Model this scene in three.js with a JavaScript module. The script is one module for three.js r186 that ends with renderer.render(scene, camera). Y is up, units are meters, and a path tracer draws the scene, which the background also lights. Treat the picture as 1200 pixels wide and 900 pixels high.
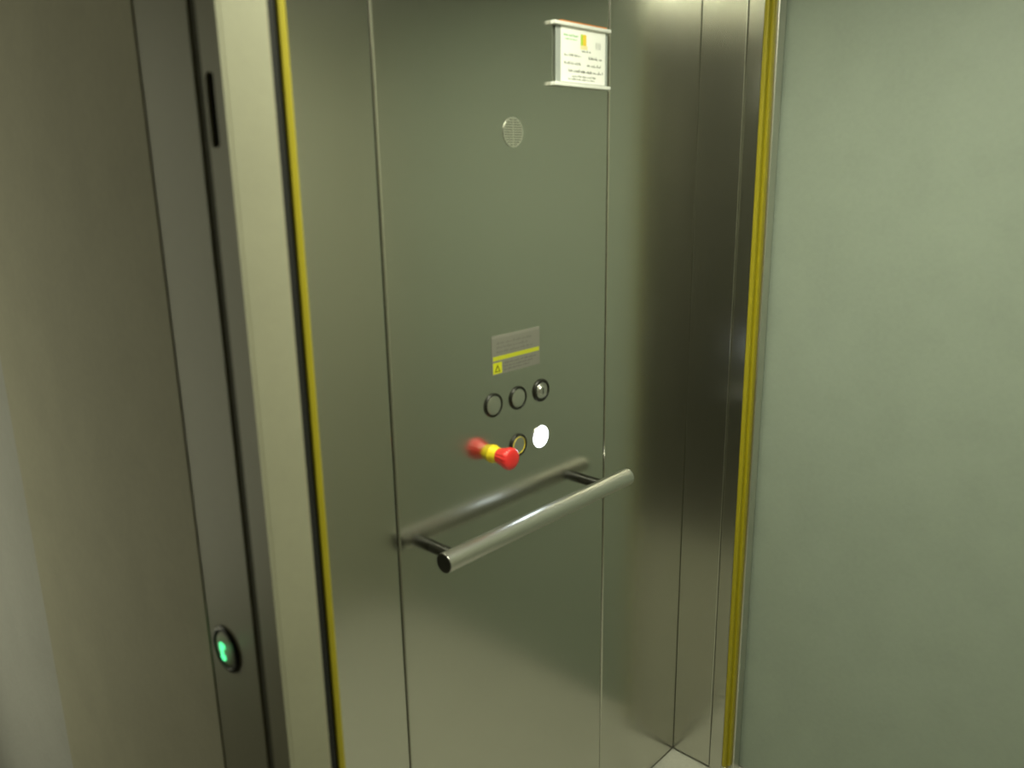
import * as THREE from 'three';
import { mergeGeometries } from 'three/addons/utils/BufferGeometryUtils.js';
import { RoundedBoxGeometry } from 'three/addons/geometries/RoundedBoxGeometry.js';
import { RectAreaLightUniformsLib } from 'three/addons/lights/RectAreaLightUniformsLib.js';
RectAreaLightUniformsLib.init();

// ------------------------------------------------------------------ camera, light, exposure
// x = out of the control wall into the car, y = up, -z = deeper into the car (metres)
const scene = new THREE.Scene();
scene.background = new THREE.Color(0x000000);
const camera = new THREE.PerspectiveCamera(50.29, 4 / 3, 0.02, 50);
camera.position.set(0.971, 1.5, 0);
camera.focus = 3.5; camera.userData.fStop = 5;
camera.up.set(-0.16002, 0.96758, -0.1954);
camera.lookAt(0.971 - 0.66094, 1.5 - 0.25205, -0.70685);
const renderer = new THREE.WebGLRenderer({ antialias: true });
renderer.toneMapping = THREE.LinearToneMapping;
renderer.toneMappingExposure = 1.0;
renderer.shadowMap.enabled = true;
renderer.shadowMap.type = THREE.PCFSoftShadowMap;

const CAR_LIGHT = new THREE.Color().setRGB(0.98, 1.0, 0.77);
const LANDING_LIGHT = new THREE.Color().setRGB(1.0, 0.99, 0.70);
const carLamp = { x: 0.6, z: -0.80, w: 0.5, d: 0.34, y: 2.183, power: 41 };
const wallLamp = { z: 0.25, w: 0.24, h: 1.8, y: 1.06, power: 3.5 };   // upright light panel on the side wall of the landing

// ------------------------------------------------------------------ helpers
let seed = 20240611;
const rnd = () => { seed = (seed * 1664525 + 1013904223) % 4294967296; return seed / 4294967296; };
const taken = new Map();
function numbered(name) {
  const n = taken.get(name) ?? 0; taken.set(name, n + 1);
  return n ? `${name}_${String(n).padStart(3, '0')}` : name;
}
function shade(o) { o.traverse((c) => { if (c.isMesh) { c.castShadow = true; c.receiveShadow = true; } }); return o; }
function mesh(name, geometry, material, parent) {
  const m = new THREE.Mesh(Array.isArray(geometry) ? mergeGeometries(geometry.map((g) => g.index ? g.toNonIndexed() : g)) : geometry, material);
  m.name = parent ? name : numbered(name);
  (parent ?? scene).add(m);
  m.castShadow = m.receiveShadow = true;
  return m;
}
function thing(name, label, category, at = [0, 0, 0], group) {
  const g = new THREE.Group(); g.name = numbered(name); g.position.set(...at); scene.add(g);
  g.userData = { label, category, kind: 'thing' };
  if (group) g.userData.group = group;
  return g;
}
function structure(o, label, category) { o.userData = { kind: 'structure', label, category }; return o; }
// uv in metres, from the direction each face points
function metreUV(g) {
  const p = g.attributes.position, n = g.attributes.normal, uv = new Float32Array(p.count * 2);
  for (let i = 0; i < p.count; i++) {
    const a = Math.abs(n.getX(i)), b = Math.abs(n.getY(i)), c = Math.abs(n.getZ(i));
    if (b > a && b > c) { uv[2 * i] = p.getX(i); uv[2 * i + 1] = p.getZ(i); }
    else if (a > c) { uv[2 * i] = p.getZ(i); uv[2 * i + 1] = p.getY(i); }
    else { uv[2 * i] = p.getX(i); uv[2 * i + 1] = p.getY(i); }
  }
  g.setAttribute('uv', new THREE.BufferAttribute(uv, 2));
  return g;
}
function box(x0, x1, y0, y1, z0, z1, r = 0) {
  const w = x1 - x0, h = y1 - y0, d = z1 - z0;
  let g = r ? new RoundedBoxGeometry(w, h, d, 3, Math.min(r, w / 2.01, h / 2.01, d / 2.01)) : new THREE.BoxGeometry(w, h, d);
  g.translate((x0 + x1) / 2, (y0 + y1) / 2, (z0 + z1) / 2);
  return metreUV(g);
}
// a profile in plan [[x, z], ...] pulled up from y0 to y1
function column(points, y0, y1) {
  const s = new THREE.Shape(points.map(([x, z]) => new THREE.Vector2(x, -z)));
  const g = new THREE.ExtrudeGeometry(s, { depth: y1 - y0, bevelEnabled: false, steps: 1 });
  g.rotateX(-Math.PI / 2); g.translate(0, y0, 0);
  return metreUV(g);
}
const latheX = (pts, seg = 48) => new THREE.LatheGeometry(pts.map(([r, x]) => new THREE.Vector2(r, x)), seg).rotateZ(-Math.PI / 2); // axis +x
const latheZ = (pts, seg = 48) => new THREE.LatheGeometry(pts.map(([r, z]) => new THREE.Vector2(r, z)), seg).rotateX(Math.PI / 2);  // axis +z
function arc(cx, cz, r, a0, a1, n = 8) {
  return Array.from({ length: n + 1 }, (_, i) => { const a = a0 + (a1 - a0) * i / n; return [cx + r * Math.cos(a), cz + r * Math.sin(a)]; });
}

// ------------------------------------------------------------------ procedural textures
function dataTexture(w, h, fn, srgb = false) {
  const d = new Uint8Array(w * h * 4);
  for (let y = 0; y < h; y++) for (let x = 0; x < w; x++) {
    const c = fn(x, y), k = 4 * (y * w + x);
    d[k] = c[0]; d[k + 1] = c[1]; d[k + 2] = c[2]; d[k + 3] = 255;
  }
  const t = new THREE.DataTexture(d, w, h);
  t.wrapS = t.wrapT = THREE.RepeatWrapping; t.magFilter = THREE.LinearFilter; t.minFilter = THREE.LinearMipmapLinearFilter; t.generateMipmaps = true;
  if (srgb) t.colorSpace = THREE.SRGBColorSpace;
  t.needsUpdate = true;
  return t;
}
// periodic value noise, sx by sy cells
function noiseGrid(sx, sy) {
  const v = Float32Array.from({ length: sx * sy }, rnd);
  return (u, w) => {
    const x = u * sx, y = w * sy, i = Math.floor(x), j = Math.floor(y), f = x - i, g = y - j;
    const a = f * f * (3 - 2 * f), b = g * g * (3 - 2 * g), at = (p, q) => v[((q % sy + sy) % sy) * sx + ((p % sx + sx) % sx)];
    return (at(i, j) * (1 - a) + at(i + 1, j) * a) * (1 - b) + (at(i, j + 1) * (1 - a) + at(i + 1, j + 1) * a) * b;
  };
}
// upright hairline grain of brushed stainless steel
const n1 = noiseGrid(512, 6), n2 = noiseGrid(256, 20), n3 = noiseGrid(7, 7);
const brushed = dataTexture(512, 512, (x, y) => {
  const u = x / 512, v = y / 512, k = 0.55 * n1(u, v) + 0.3 * n2(u, v) + 0.15 * n3(u, v);
  const b = 215 + 40 * k; return [b, b, b];
});
brushed.repeat.set(2.2, 2.2);
const peelA = noiseGrid(64, 64), peelB = noiseGrid(150, 150), peelC = noiseGrid(9, 9);
const peel = dataTexture(512, 512, (x, y) => { const u = x / 512, v = y / 512, b = 255 * (0.5 * peelA(u, v) + 0.5 * peelB(u, v)); return [b, b, b]; });
peel.repeat.set(3, 3);
const mottled = (r, g, b, amount, rep) => {
  const t = dataTexture(256, 256, (x, y) => {
    const u = x / 256, v = y / 256, k = 1 + amount * (0.5 * peelC(u, v) + 0.3 * peelA(u, v) + 0.2 * peelB(u, v) - 0.5);
    return [r * k, g * k, b * k].map((c) => Math.max(0, Math.min(255, c)));
  }, true);
  t.repeat.set(rep, rep); return t;
};

// ------------------------------------------------------------------ materials
const M = {};
M.steel = new THREE.MeshPhysicalMaterial({ color: new THREE.Color().setRGB(0.58, 0.575, 0.52), metalness: 1, roughness: 0.22, anisotropy: 0.55, roughnessMap: brushed, bumpMap: brushed, bumpScale: 0.00002 });
M.trimSteel = new THREE.MeshPhysicalMaterial({ color: new THREE.Color().setRGB(0.66, 0.65, 0.6), metalness: 1, roughness: 0.3 });
M.tube = new THREE.MeshPhysicalMaterial({ color: new THREE.Color().setRGB(0.66, 0.65, 0.62), metalness: 1, roughness: 0.33 });
M.grille = new THREE.MeshStandardMaterial({ color: new THREE.Color().setRGB(0.8, 0.79, 0.72), metalness: 1, roughness: 0.42 });
M.doorPaint = new THREE.MeshPhysicalMaterial({ map: mottled(152, 162, 149, 0.06, 2), roughness: 0.5, bumpMap: peel, bumpScale: 0.0001 });
M.carPaint = new THREE.MeshPhysicalMaterial({ map: mottled(176, 177, 160, 0.05, 2), roughness: 0.5, bumpMap: peel, bumpScale: 0.0001 });
M.greyLabel = new THREE.MeshStandardMaterial({ color: 0x84827a, roughness: 0.5 });
M.framePaint = new THREE.MeshPhysicalMaterial({ map: mottled(160, 158, 136, 0.04, 2), roughness: 0.5, bumpMap: peel, bumpScale: 0.00006 });
M.cladding = new THREE.MeshPhysicalMaterial({ map: mottled(206, 202, 180, 0.06, 2), roughness: 0.8, bumpMap: peel, bumpScale: 0.00006 });
M.plaster = new THREE.MeshStandardMaterial({ map: mottled(214, 214, 210, 0.05, 1.5), roughness: 0.9, bumpMap: peel, bumpScale: 0.0004 });
M.ceiling = new THREE.MeshStandardMaterial({ map: mottled(168, 168, 162, 0.03, 1.5), roughness: 0.8 });
M.landingWall = new THREE.MeshStandardMaterial({ map: mottled(104, 102, 92, 0.05, 1.5), roughness: 0.9 });
M.carFloor = new THREE.MeshPhysicalMaterial({ map: mottled(184, 183, 172, 0.12, 3), roughness: 0.45 });
M.landingFloor = new THREE.MeshStandardMaterial({ map: mottled(78, 75, 68, 0.15, 3), roughness: 0.6 });
M.rubber = new THREE.MeshStandardMaterial({ color: 0x141410, roughness: 0.8 });
M.slotBlack = new THREE.MeshStandardMaterial({ color: 0x080806, roughness: 0.9 });
M.gasket = new THREE.MeshStandardMaterial({ color: 0x52523f, roughness: 0.8 });
M.blackPlastic = new THREE.MeshPhysicalMaterial({ color: 0x17170f, roughness: 0.4 });
M.yellow = new THREE.MeshPhysicalMaterial({ color: new THREE.Color().setRGB(0.36, 0.3, 0.008), roughness: 0.45 });
M.yellowCollar = new THREE.MeshPhysicalMaterial({ color: new THREE.Color().setRGB(0.85, 0.66, 0.02), roughness: 0.4 });
M.red = new THREE.MeshPhysicalMaterial({ color: new THREE.Color().setRGB(0.78, 0.03, 0.03), roughness: 0.35, clearcoat: 0.3, clearcoatRoughness: 0.2 });
M.acrylic = new THREE.MeshPhysicalMaterial({ color: new THREE.Color().setRGB(0.75, 0.78, 0.76), roughness: 0.12, transmission: 0.6, thickness: 0 });
M.whitePlastic = new THREE.MeshPhysicalMaterial({ color: 0xe9e9e4, roughness: 0.3 });
M.orangePlastic = new THREE.MeshPhysicalMaterial({ color: 0xd8853a, roughness: 0.35 });

// ------------------------------------------------------------------ car: floor, ceiling, walls
const ZB = -1.643, ZF = -0.431, XR = 1.25, YC = 2.1;           // back plane, front plane, right wall, car ceiling
structure(mesh('floor', [box(-0.06, XR + 0.06, -0.08, 0, ZB - 0.16, ZF)], M.carFloor), 'pale vinyl floor of the lift car in the steel corner', 'floor');
const LW = carLamp.w / 2 + 0.0125, LD = carLamp.d / 2 + 0.0125;  // the light panel sits in a recess
structure(mesh('ceiling', [
  box(-0.06, carLamp.x - LW, YC, YC + 0.083, ZB - 0.16, ZF), box(carLamp.x + LW, XR + 0.06, YC, YC + 0.083, ZB - 0.16, ZF),
  box(carLamp.x - LW, carLamp.x + LW, YC, YC + 0.083, ZB - 0.16, carLamp.z - LD), box(carLamp.x - LW, carLamp.x + LW, YC, YC + 0.083, carLamp.z + LD, ZF),
  box(-0.06, XR + 0.06, YC + 0.083, YC + 0.115, ZB - 0.16, ZF)], M.ceiling), 'pale ceiling of the lift car', 'ceiling');

// control wall: three brushed steel panels side by side, with narrow joints, on a dark backing
const wall = structure(mesh('wall_left', box(-0.06, -0.0121, 0, YC, ZB - 0.05, ZF - 0.0105), M.trimSteel), 'brushed stainless steel control wall of the lift car', 'wall');
for (const [z0, z1] of [[-0.762, ZF - 0.011], [-1.3175, -0.764], [ZB - 0.009, -1.3195]])
  mesh('panel', box(-0.012, 0, 0.007, YC, z0, z1, 0.004), M.steel, wall);

// back wall: steel return panel, stepped steel trim; painted door beyond it
const back = structure(mesh('wall_back', [box(-0.06, 0.09, 0, YC, ZB - 0.05, ZB - 0.012)], M.trimSteel), 'narrow brushed steel return wall beside the far door', 'wall');
mesh('panel', box(0.0005, 0.106, 0.007, YC, ZB - 0.012, ZB, 0.002), M.steel, back);
mesh('edge_trim', column([[0.107, ZB - 0.02], [0.1424, ZB - 0.02], [0.1424, ZB + 0.001], ...arc(0.111, ZB - 0.003, 0.004, Math.PI / 2, Math.PI, 6)], 0, YC), M.steel, back);
mesh('door_stop', box(0.09, 0.165, 0, YC, ZB - 0.05, ZB - 0.02, 0.003), M.trimSteel, back);
structure(mesh('wall_back_right', box(1.1, XR + 0.06, 0, YC, ZB - 0.05, ZB), M.carPaint), 'painted return wall on the hidden side of the far door', 'wall');
structure(mesh('trim_1', box(0.165, 1.1, 2.0, YC, ZB - 0.05, ZB), M.steel), 'steel header above the far door', 'trim');
structure(mesh('door_1', box(0.1, 1.2, 0.004, YC - 0.002, -1.745, -1.702), M.doorPaint), 'closed pale grey green door behind the right yellow edge', 'door');
structure(mesh('wall_shaft', box(-0.06, XR + 0.06, 0, YC, -1.80, -1.75), M.rubber), 'dark shaft wall behind the far door', 'wall');
structure(mesh('wall_right', box(XR, XR + 0.06, 0, YC, ZB - 0.16, ZF), M.carPaint), 'pale painted wall of the car opposite the control wall', 'wall');

// ------------------------------------------------------------------ car front and landing side
const XE = 0.291;                                               // left edge of the entrance
structure(mesh('wall_front', [box(-0.06, XE - 0.012, 0, YC, ZF - 0.0105, ZF), box(1.12, XR + 0.06, 0, YC, ZF - 0.0105, ZF), box(XE - 0.012, 1.12, 2.02, YC, ZF - 0.0105, ZF)], M.trimSteel), 'steel front wall of the car around the entrance', 'wall');
const ZJ = -0.374, YD = 2.02;                                   // face of the door frame on the landing, door height
const frame = structure(mesh('trim_2', box(XE - 0.004, XE, 0, YD, -0.4232, ZJ - 0.0035, 0.001), M.framePaint), 'cream painted reveal of the landing door frame beside the left yellow edge', 'door frame');
{ // strike strip with its open latch slot
  const s = new THREE.Shape([[0.257, 0], [XE, 0], [XE, YD], [0.257, YD]].map((p) => new THREE.Vector2(...p)));
  const h = new THREE.Path(), x0 = 0.2615, x1 = 0.2755, y0 = 1.524, y1 = 1.587, r = 0.004;
  h.moveTo(x0 + r, y0); h.lineTo(x1 - r, y0); h.absarc(x1 - r, y0 + r, r, -Math.PI / 2, 0); h.lineTo(x1, y1 - r); h.absarc(x1 - r, y1 - r, r, 0, Math.PI / 2);
  h.lineTo(x0 + r, y1); h.absarc(x0 + r, y1 - r, r, Math.PI / 2, Math.PI); h.lineTo(x0, y0 + r); h.absarc(x0 + r, y0 + r, r, Math.PI, 1.5 * Math.PI);
  s.holes.push(h);
  const g = new THREE.ExtrudeGeometry(s, { depth: 0.0035, bevelEnabled: false, curveSegments: 6 }); g.translate(0, 0, ZJ - 0.0035);
  mesh('strike_strip', metreUV(g), M.framePaint, frame);
  const pocket = mesh('latch_slot', box(0.2585, XE - 0.0045, 1.51, 1.6, ZJ - 0.014, ZJ - 0.0042), M.slotBlack, frame);
  pocket.userData.label = 'black latch slot';
}
mesh('gasket', box(0.2435, 0.2568, 0, YD, ZJ - 0.03, ZJ - 0.002), M.gasket, frame).userData.label = 'dark rubber gasket';
mesh('strike_return', box(0.257, 0.2585, 0, YD, ZJ - 0.0135, ZJ - 0.0035), M.framePaint, frame);
mesh('jamb_face', column([[0.12, -0.39], [0.243, -0.39], [0.243, ZJ - 0.002], [0.241, ZJ], [0.12, ZJ]], 0, YD), M.framePaint, frame);
structure(mesh('trim_3', [box(0.0, XE - 0.0012, 0, YC, ZF + 0.0004, -0.4236), box(XE - 0.0012, 1.12, 2.03, YC, ZF + 0.0004, -0.4236), box(1.12, XR, 0, YC, ZF + 0.0004, -0.4236), box(XE - 0.006, 1.12, -0.06, -0.005, ZF + 0.0004, -0.4236)], M.rubber), 'black gap seal between the landing frame and the car', 'seal');
// landing walls
const XC = -1.3, XP = -0.485, YL = 2.5, ZL = 1.8, XL = 1.9;
structure(mesh('wall_landing', column([[XP, -0.4232], [0.119, -0.4232], [0.137, -0.4], ...arc(0.1355, -0.3741, 0.0015, 0, Math.PI / 2, 8), [XP, -0.3726]], 0, YL), M.cladding), 'olive grey cladding on the landing wall left of the call button', 'wall');
structure(mesh('wall_landing_plaster', box(XC - 0.06, XP - 0.001, 0, YL, -0.4232, -0.3745), M.plaster), 'pale grey plaster wall left of the olive cladding', 'wall');
structure(mesh('wall_landing_head', box(0.137, XL, YD, YL, -0.4232, ZJ), M.cladding), 'landing wall above the lift entrance', 'wall');
structure(mesh('wall_landing_right', box(1.1, XL, 0, YD, -0.4232, ZJ), M.cladding), 'landing wall on the other side of the lift entrance', 'wall');
structure(mesh('wall_side', box(XC - 0.06, XC, 0, YL, -0.371, ZL), M.plaster), 'side wall of the landing with the upright lamp', 'wall');
structure(mesh('wall_far_side', box(XL, XL + 0.06, 0, YL, -0.4232, ZL), M.landingWall), 'plaster wall of the landing out of view', 'wall');
structure(mesh('wall_behind', box(XC - 0.06, XL + 0.06, 0, YL, ZL, ZL + 0.06), M.landingWall), 'plaster wall of the landing behind the viewer', 'wall');
structure(mesh('floor', box(XC - 0.06, XL + 0.06, -0.08, 0, -0.4232, ZL + 0.06), M.landingFloor), 'grey landing floor before the lift', 'floor').name = 'floor_landing';
structure(mesh('ceiling', box(XC - 0.06, XL + 0.06, YL, YL + 0.06, -0.4232, ZL + 0.06), M.ceiling), 'pale ceiling of the landing', 'ceiling').name = 'ceiling_landing';

// ------------------------------------------------------------------ ceiling lamps
function ceilingLamp(L, color, label) {
  const g = thing('ceiling_lamp', label, 'lamp', [L.x, L.y, L.z]);
  const w = L.w / 2, d = L.d / 2, t = 0.012;
  mesh('frame', [box(-w - t, w + t, -0.016, 0, -d - t, -d), box(-w - t, w + t, -0.016, 0, d, d + t), box(-w - t, -w, -0.016, 0, -d, d), box(w, w + t, -0.016, 0, -d, d)], M.whitePlastic, g);
  const glow = new THREE.MeshStandardMaterial({ color: 0xffffff, emissive: color, emissiveIntensity: 1.2, roughness: 0.6 });
  mesh('diffuser', box(-w, w, -0.010, -0.002, -d, d), glow, g);
  const a = new THREE.RectAreaLight(color, L.power, L.w * 0.98, L.d * 0.98);
  a.position.set(L.x, L.y - 0.0175, L.z); a.lookAt(L.x, L.y - 1, L.z); scene.add(a);
  return g;
}
ceilingLamp(carLamp, CAR_LIGHT, 'square light panel in the ceiling of the lift car');
{
  const L = wallLamp, g = thing('wall_lamp', 'upright light panel on the side wall of the landing', 'lamp', [XC, L.y, L.z]);
  mesh('housing', box(0, 0.02, -L.h / 2 - 0.02, L.h / 2 + 0.02, -L.w / 2 - 0.02, L.w / 2 + 0.02, 0.004), M.whitePlastic, g);
  mesh('diffuser', box(0.0201, 0.024, -L.h / 2, L.h / 2, -L.w / 2, L.w / 2), new THREE.MeshStandardMaterial({ color: 0xffffff, emissive: LANDING_LIGHT, emissiveIntensity: 1.2, roughness: 0.6 }), g);
  const a = new THREE.RectAreaLight(LANDING_LIGHT, L.power, L.w * 0.98, L.h * 0.98);
  a.position.set(XC + 0.026, L.y, L.z); a.lookAt(XC + 1, L.y, L.z); scene.add(a);
}

// ------------------------------------------------------------------ yellow safety edges
{
  const g = thing('safety_edge', 'narrow yellow safety strip between the black gap and the control wall', 'safety strip', [XE, 0, ZF]);
  const p = [[-0.0118, -0.0105], ...arc(-0.001, -0.0085, 0.002, -Math.PI / 2, 0, 5), ...arc(-0.001, -0.0035, 0.002, 0, Math.PI / 2, 5), [-0.0118, -0.0015]];
  mesh('strip', column(p, 0.01, 2.015), M.yellow, g);
}
{
  const g = thing('safety_edge', 'double yellow safety strip between the steel return wall and the grey green door', 'safety strip', [0.1425, 0, ZB]);
  const p = [[0.0003, -0.0198], [0.0003, 0.0], ...arc(0.003, 0.0, 0.0027, Math.PI, Math.PI / 2, 5), ...arc(0.0075, 0.0, 0.0027, Math.PI / 2, 0, 5), [0.0102, -0.0198]];
  mesh('strip', column(p, 0.03, 1.995), M.yellow, g);
  const q = [[0.0104, -0.0198], [0.0104, -0.009], ...arc(0.014, -0.0115, 0.0025, Math.PI / 2, 0, 5), [0.0165, -0.0198]];
  mesh('lip', column(q, 0.03, 1.995), M.yellow, g);
  mesh('end_foot', box(0.0003, 0.0165, 0.0, 0.0295, -0.0198, 0.003, 0.002), M.trimSteel, g);
}

// ------------------------------------------------------------------ grab rail
{
  const RX = 0.06, RY = 0.886, Z0 = -0.806, Z1 = -1.318, R = 0.017;
  const g = thing('grab_rail', 'straight tubular steel grab rail standing off the control wall', 'grab rail', [0, RY, Z0]);
  const L = Z0 - Z1, tube = new THREE.LatheGeometry([[R - 0.003, 0.003], [R - 0.002, 0], [R - 0.0006, 0], [R, 0.0008], [R, L - 0.0008], [R - 0.0006, L], [R - 0.002, L], [R - 0.003, L - 0.003]].map((p) => new THREE.Vector2(...p)), 48).rotateX(-Math.PI / 2);
  tube.translate(RX, 0, 0);
  mesh('tube', tube, M.tube, g);
  for (const z of [-0.0015, -L + 0.0015]) {
    const s = z > -0.1 ? 1 : -1;
    const cap = latheZ([[0.0005, 0.0035], [R - 0.003, 0.0035], [R - 0.0005, 0.0028], [R, 0.0016], [R - 0.0031, 0.0015], [R - 0.0031, -0.012], [0.0005, -0.012]], 32);
    if (s < 0) cap.rotateY(Math.PI);
    cap.translate(RX, 0, z);
    mesh('end_cap', cap, M.blackPlastic, g).userData.label = 'black plug in the tube end';
  }
  for (const z of [-0.835, -1.247]) {
    const post = latheX([[0.0105, 0.0002], [0.0105, RX - R + 0.003]], 32); post.translate(0, 0, z - Z0);
    mesh('post', post, M.blackPlastic, g).userData.label = 'black stand-off';
  }
}

// ------------------------------------------------------------------ push buttons on the control wall
function pushButton(y, z, label, group, faceMat, ringMat = M.blackPlastic) {
  const g = thing('push_button', label, 'button', [0, y, z], group);
  mesh('ring', latheX([[0.0180, 0.0005], [0.0180, 0.0034], [0.0187, 0.0040], [0.0203, 0.0040], [0.0216, 0.0028], [0.022, 0.0002]]), ringMat, g);
  mesh('cap', latheX([[0.00005, 0.0032], [0.012, 0.0032], [0.0165, 0.0031], [0.0174, 0.0022], [0.0177, 0.0003]]), faceMat, g);
  return g;
}
pushButton(1.101, -0.989, 'unlit steel push button with dark ring, under the yellow square of the label', null, M.trimSteel);
pushButton(1.101, -1.053, 'unlit steel push button between the other unlit button and the key switch', null, M.trimSteel);
{
  const b = pushButton(1.011, -1.052, 'push button with thin yellow inner ring, half behind the red emergency stop', null, M.trimSteel);
  mesh('inner_ring', latheX([[0.0150, 0.0028], [0.0151, 0.0037], [0.0158, 0.0037], [0.0160, 0.0026]]), M.yellowCollar, b).userData.label = 'thin yellow ring';
}
{
  const lit = new THREE.MeshStandardMaterial({ color: 0xffffff, emissive: new THREE.Color().setRGB(0.86, 0.93, 1.0), emissiveIntensity: 6, roughness: 0.4 });
  const g = thing('push_button', 'round push button glowing bright white below the key switch', 'button', [0, 1.012, -1.114]);
  mesh('ring', latheX([[0.0212, 0.0005], [0.0212, 0.0022], [0.0218, 0.0022], [0.022, 0.0016], [0.022, 0.0002]]), M.trimSteel, g);
  mesh('lens', latheX([[0.00005, 0.0045], [0.010, 0.0043], [0.0175, 0.0038], [0.0205, 0.0026], [0.021, 0.0004]]), lit, g).userData.label = 'glowing white lens';
  const a = new THREE.RectAreaLight(new THREE.Color().setRGB(0.72, 0.86, 1.0), 36, 0.032, 0.032);
  a.position.set(0.0052, 1.012, -1.114); a.lookAt(1, 1.012, -1.114); scene.add(a);
}
{
  const g = thing('key_switch', 'round key switch with chrome lock barrel at the end of the button row', 'key switch', [0, 1.102, -1.117]);
  mesh('ring', latheX([[0.0155, 0.0005], [0.0155, 0.0038], [0.0175, 0.0046], [0.0198, 0.0046], [0.0215, 0.0028], [0.022, 0.0002]]), M.blackPlastic, g);
  mesh('barrel', latheX([[0.00005, 0.0062], [0.0085, 0.0062], [0.0095, 0.0052], [0.0098, 0.0030], [0.0122, 0.0030], [0.0128, 0.0042], [0.015, 0.0036], [0.0153, 0.0004]]), M.tube, g);
  mesh('keyhole', box(0.0061, 0.0066, -0.006, 0.006, -0.0012, 0.0012, 0.0002), M.blackPlastic, g);
}

// ------------------------------------------------------------------ emergency stop
{
  const g = thing('emergency_stop', 'red mushroom emergency stop on a yellow collar above the grab rail', 'emergency stop', [0, 1.012, -0.985]);
  mesh('collar', latheX([[0.0165, 0.0002], [0.0165, 0.003], [0.0145, 0.004], [0.0140, 0.015], [0.013, 0.016], [0.0005, 0.016]]), M.yellowCollar, g).userData.label = 'yellow collar';
  // fluted red head, wider towards its end
  const prof = [[0.0135, 0.0162], [0.0142, 0.019], [0.0155, 0.026], [0.0178, 0.033], [0.0196, 0.038], [0.0203, 0.042], [0.0197, 0.0455], [0.0172, 0.0482], [0.012, 0.0496], [0.006, 0.0502], [0.00005, 0.0504]];
  const geo = latheX(prof, 96), p = geo.attributes.position;
  for (let i = 0; i < p.count; i++) {
    const x = p.getX(i), y = p.getY(i), z = p.getZ(i), a = Math.atan2(y, z), w = x < 0.0465 ? 0.04 * Math.max(0, Math.cos(16 * a)) : 0;
    p.setY(i, y * (1 - w)); p.setZ(i, z * (1 - w));
  }
  geo.computeVertexNormals();
  mesh('head', geo, M.red, g).userData.label = 'red fluted mushroom head';
}

// ------------------------------------------------------------------ speaker grille: thin steel disc with rows of slots
{
  const g = thing('speaker_grille', 'round slotted speaker grille in the steel panel left of the notice', 'speaker', [0, 1.5625, -1.051]);
  const R = 0.0245, s = new THREE.Shape(); s.absarc(0, 0, R, 0, 2 * Math.PI);
  for (let j = -5; j <= 5; j++) {                                   // a row of slots, each split at the middle
    const y = j * 0.004, half = Math.sqrt((R - 0.0025) ** 2 - y * y), r = 0.0006;
    for (const k of [-1, 1]) {
      const a = k < 0 ? -half + r : 0.0008 + r, b = k < 0 ? -0.0008 - r : half - r; if (b - a < 0.002) continue;
      const h = new THREE.Path(); h.absarc(b, y, r, -Math.PI / 2, Math.PI / 2); h.absarc(a, y, r, Math.PI / 2, 1.5 * Math.PI); h.closePath(); s.holes.push(h);
    }
  }
  const d = new THREE.ExtrudeGeometry(s, { depth: 0.0004, bevelEnabled: false, curveSegments: 12 });
  d.rotateY(Math.PI / 2); d.translate(0.0006, 0, 0);
  mesh('grille', metreUV(d), M.grille, g);
  mesh('backing', latheX([[0.00005, 0.0005], [R - 0.0005, 0.0005], [R - 0.0005, 0.0001]]), M.gasket, g);
}

// ------------------------------------------------------------------ printed plate above the buttons
function canvasTexture(w, h, draw) {
  const c = document.createElement('canvas'); c.width = w; c.height = h; draw(c.getContext('2d'), w, h);
  const t = new THREE.CanvasTexture(c); t.colorSpace = THREE.SRGBColorSpace; return t;
}
// a line of unreadable small print: short strokes like joined script
function script(x, x0, x1, y, size, color) {
  x.strokeStyle = color; x.lineWidth = size * 0.2; x.beginPath();
  for (let p = x0; p < x1;) {
    const word = size * (1.5 + 2.5 * rnd()), e = Math.min(p + word, x1); x.moveTo(p, y);
    while (p < e) { const q = p + size * (0.25 + 0.3 * rnd()); x.lineTo((p + q) / 2, y - size * (0.1 + 0.75 * rnd())); x.lineTo(q, y + size * 0.2 * (rnd() - 0.4)); p = q; }
    p += size * 0.5;
  }
  x.stroke();
}
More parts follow.
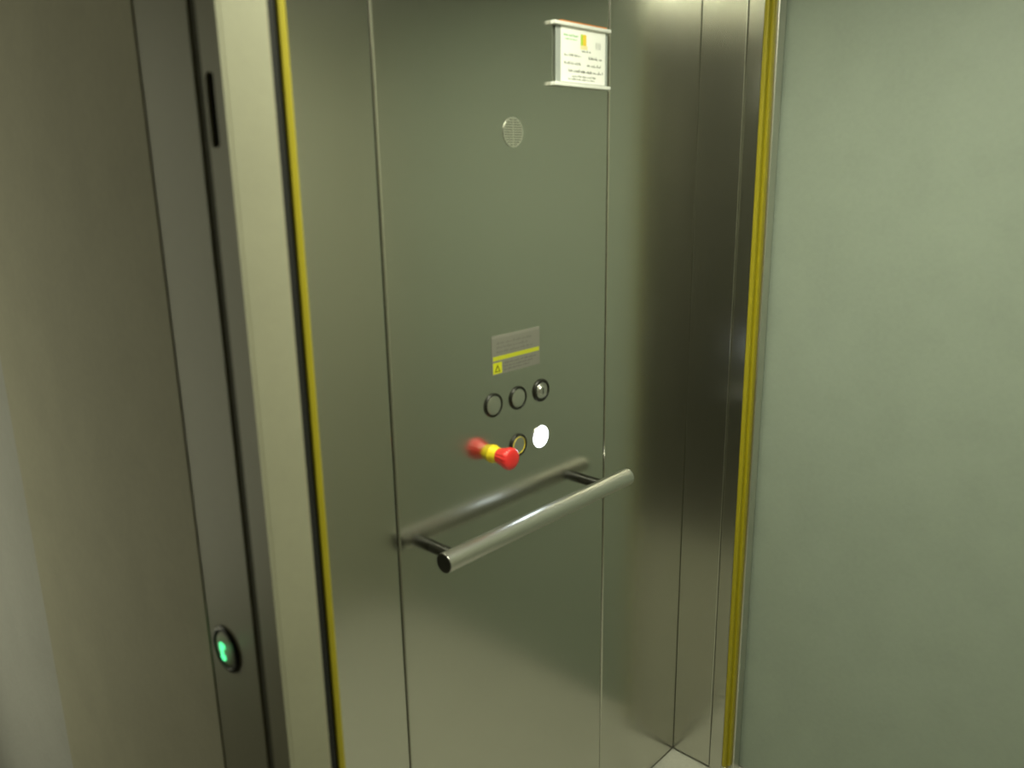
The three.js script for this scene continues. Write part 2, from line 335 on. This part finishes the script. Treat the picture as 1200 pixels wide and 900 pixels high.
// a thin printed plate on the plane x = 0 facing +x; canvas right = deeper into the car
function plate(z0, z1, y0, y1, x) {
  const g = new THREE.PlaneGeometry(z0 - z1, y1 - y0); g.rotateY(Math.PI / 2); g.translate(x, (y0 + y1) / 2, (z0 + z1) / 2); return g;
}
{
  const Z0 = -0.988, Z1 = -1.114, Y0 = 1.154, Y1 = 1.224;
  const g = thing('instruction_label', 'grey printed label with yellow bar and yellow square above the push buttons', 'label', [0, 0, 0]);
  mesh('plate', box(0.0002, 0.0009, Y0, Y1, Z1, Z0, 0.0003), M.greyLabel, g);
  const t = canvasTexture(756, 420, (x, w, h) => {
    x.fillStyle = '#84827a'; x.fillRect(0, 0, w, h);
    x.fillStyle = '#8e8c83'; x.fillRect(0, 0, w, 26);
    for (let i = 0; i < 3; i++) script(x, 60, i == 1 ? 560 : 640, 90 + 48 * i, 26, '#74726b');
    x.fillStyle = '#c6c832'; x.fillRect(8, 222, 740, 46);
    x.fillStyle = '#d2d228'; x.fillRect(6, 290, 138, 122);
    x.fillStyle = '#3c3c14'; x.beginPath(); x.moveTo(75, 312); x.lineTo(118, 392); x.lineTo(32, 392); x.closePath(); x.fill();
    x.fillStyle = '#d2d228'; x.beginPath(); x.moveTo(75, 334); x.lineTo(101, 384); x.lineTo(49, 384); x.closePath(); x.fill();
    for (let i = 0; i < 3; i++) script(x, 170, 690 - 60 * i, 318 + 36 * i, 24, '#6b6a66');
  });
  mesh('print', plate(Z0 - 0.0008, Z1 + 0.0008, Y0 + 0.0008, Y1 - 0.0008, 0.001), new THREE.MeshPhysicalMaterial({ map: t, roughness: 0.45, metalness: 0.2 }), g);
}

// ------------------------------------------------------------------ notice in a clear holder
{
  const g = thing('notice_holder', 'white printed notice in a clear holder beside the upper panel joint', 'notice');
  mesh('back_plate', box(0.003, 0.0045, 1.643, 1.748, -1.306, -1.158, 0.0005), M.acrylic, g);
  mesh('paper', box(0.005, 0.0056, 1.65, 1.742, -1.298, -1.170), M.whitePlastic, g);
  const t = canvasTexture(768, 552, (x, w, h) => {
    x.fillStyle = '#fbfbf7'; x.fillRect(0, 0, w, h);
    script(x, 40, 290, 95, 24, '#8fbf8a'); script(x, 60, 270, 130, 20, '#a9cfa2');
    x.fillStyle = '#b9d84a'; x.fillRect(330, 60, 40, 110); x.fillStyle = '#f2cf45'; x.fillRect(370, 60, 60, 110); x.fillStyle = '#f4e7b0'; x.fillRect(330, 170, 120, 40);
    script(x, 350, 500, 236, 22, '#6d6d66');
    for (const k of [600, 634, 668]) { x.fillStyle = '#a8a8a4'; x.fillRect(k, 120, 12, 70); }
    script(x, 50, 330, 290, 28, '#8a8a86'); script(x, 470, 700, 300, 28, '#72726d');
    script(x, 50, 330, 372, 28, '#8f8f8a'); script(x, 440, 700, 376, 28, '#83837d');
    script(x, 120, 720, 446, 30, '#6f6f6b');
    script(x, 180, 600, 496, 22, '#7c7c77'); script(x, 120, 580, 526, 20, '#85857f');
  });
  mesh('print', plate(-1.1705, -1.2975, 1.6505, 1.7415, 0.0057), new THREE.MeshPhysicalMaterial({ map: t, roughness: 0.5 }), g).userData.label = 'printed notice sheet';
  for (const y of [1.744, 1.6455]) mesh('clip_rail', box(0.0002, 0.011, y - 0.003, y + 0.003, -1.309, -1.148, 0.001), M.whitePlastic, g);
  mesh('orange_edge', box(0.0046, 0.0095, 1.7473, 1.7493, -1.298, -1.166, 0.0006), M.orangePlastic, g).userData.label = 'orange upper edge';
}

// ------------------------------------------------------------------ call button on the landing frame
{
  const g = thing('call_button', 'round call button with black ring and green light on the landing frame', 'button', [0.1765, 0.986, ZJ]);
  const R = 0.0275;
  mesh('ring', latheZ([[R - 0.006, 0.0003], [R - 0.006, 0.0032], [R - 0.0048, 0.0038], [R - 0.002, 0.0036], [R, 0.002], [R, 0.0002]]), M.blackPlastic, g);
  mesh('cap', latheZ([[0.00005, 0.0030], [0.013, 0.0029], [0.019, 0.0025], [0.0212, 0.0003]]), M.framePaint, g);
  const s = new THREE.Shape();
  s.moveTo(-0.0075, 0.0078); s.lineTo(-0.004, 0.0102); s.lineTo(0.0045, 0.0095); s.lineTo(0.0055, 0.005); s.lineTo(0.0015, 0.0035); s.lineTo(0.0005, -0.003);
  s.lineTo(0.0045, -0.0052); s.lineTo(0.005, -0.0098); s.lineTo(-0.001, -0.0122); s.lineTo(-0.006, -0.0095); s.lineTo(-0.0055, -0.003); s.lineTo(-0.0078, 0.001); s.closePath();
  const e = new THREE.ExtrudeGeometry(s, { depth: 0.0006, bevelEnabled: false }); e.translate(-0.0035, -0.0035, 0.003);
  const green = new THREE.MeshStandardMaterial({ color: 0x103018, emissive: new THREE.Color().setRGB(0.1, 1.0, 0.36), emissiveIntensity: 1.5, roughness: 0.5 });
  mesh('light_symbol', e, green, g).userData.label = 'green glowing symbol';
  const a = new THREE.PointLight(new THREE.Color().setRGB(0.08, 1, 0.3), 0.00015, 0, 2); a.position.set(0.172, 0.983, ZJ + 0.012); a.shadow.radius = 0.25; a.castShadow = true; scene.add(a);
}

renderer.render(scene, camera);
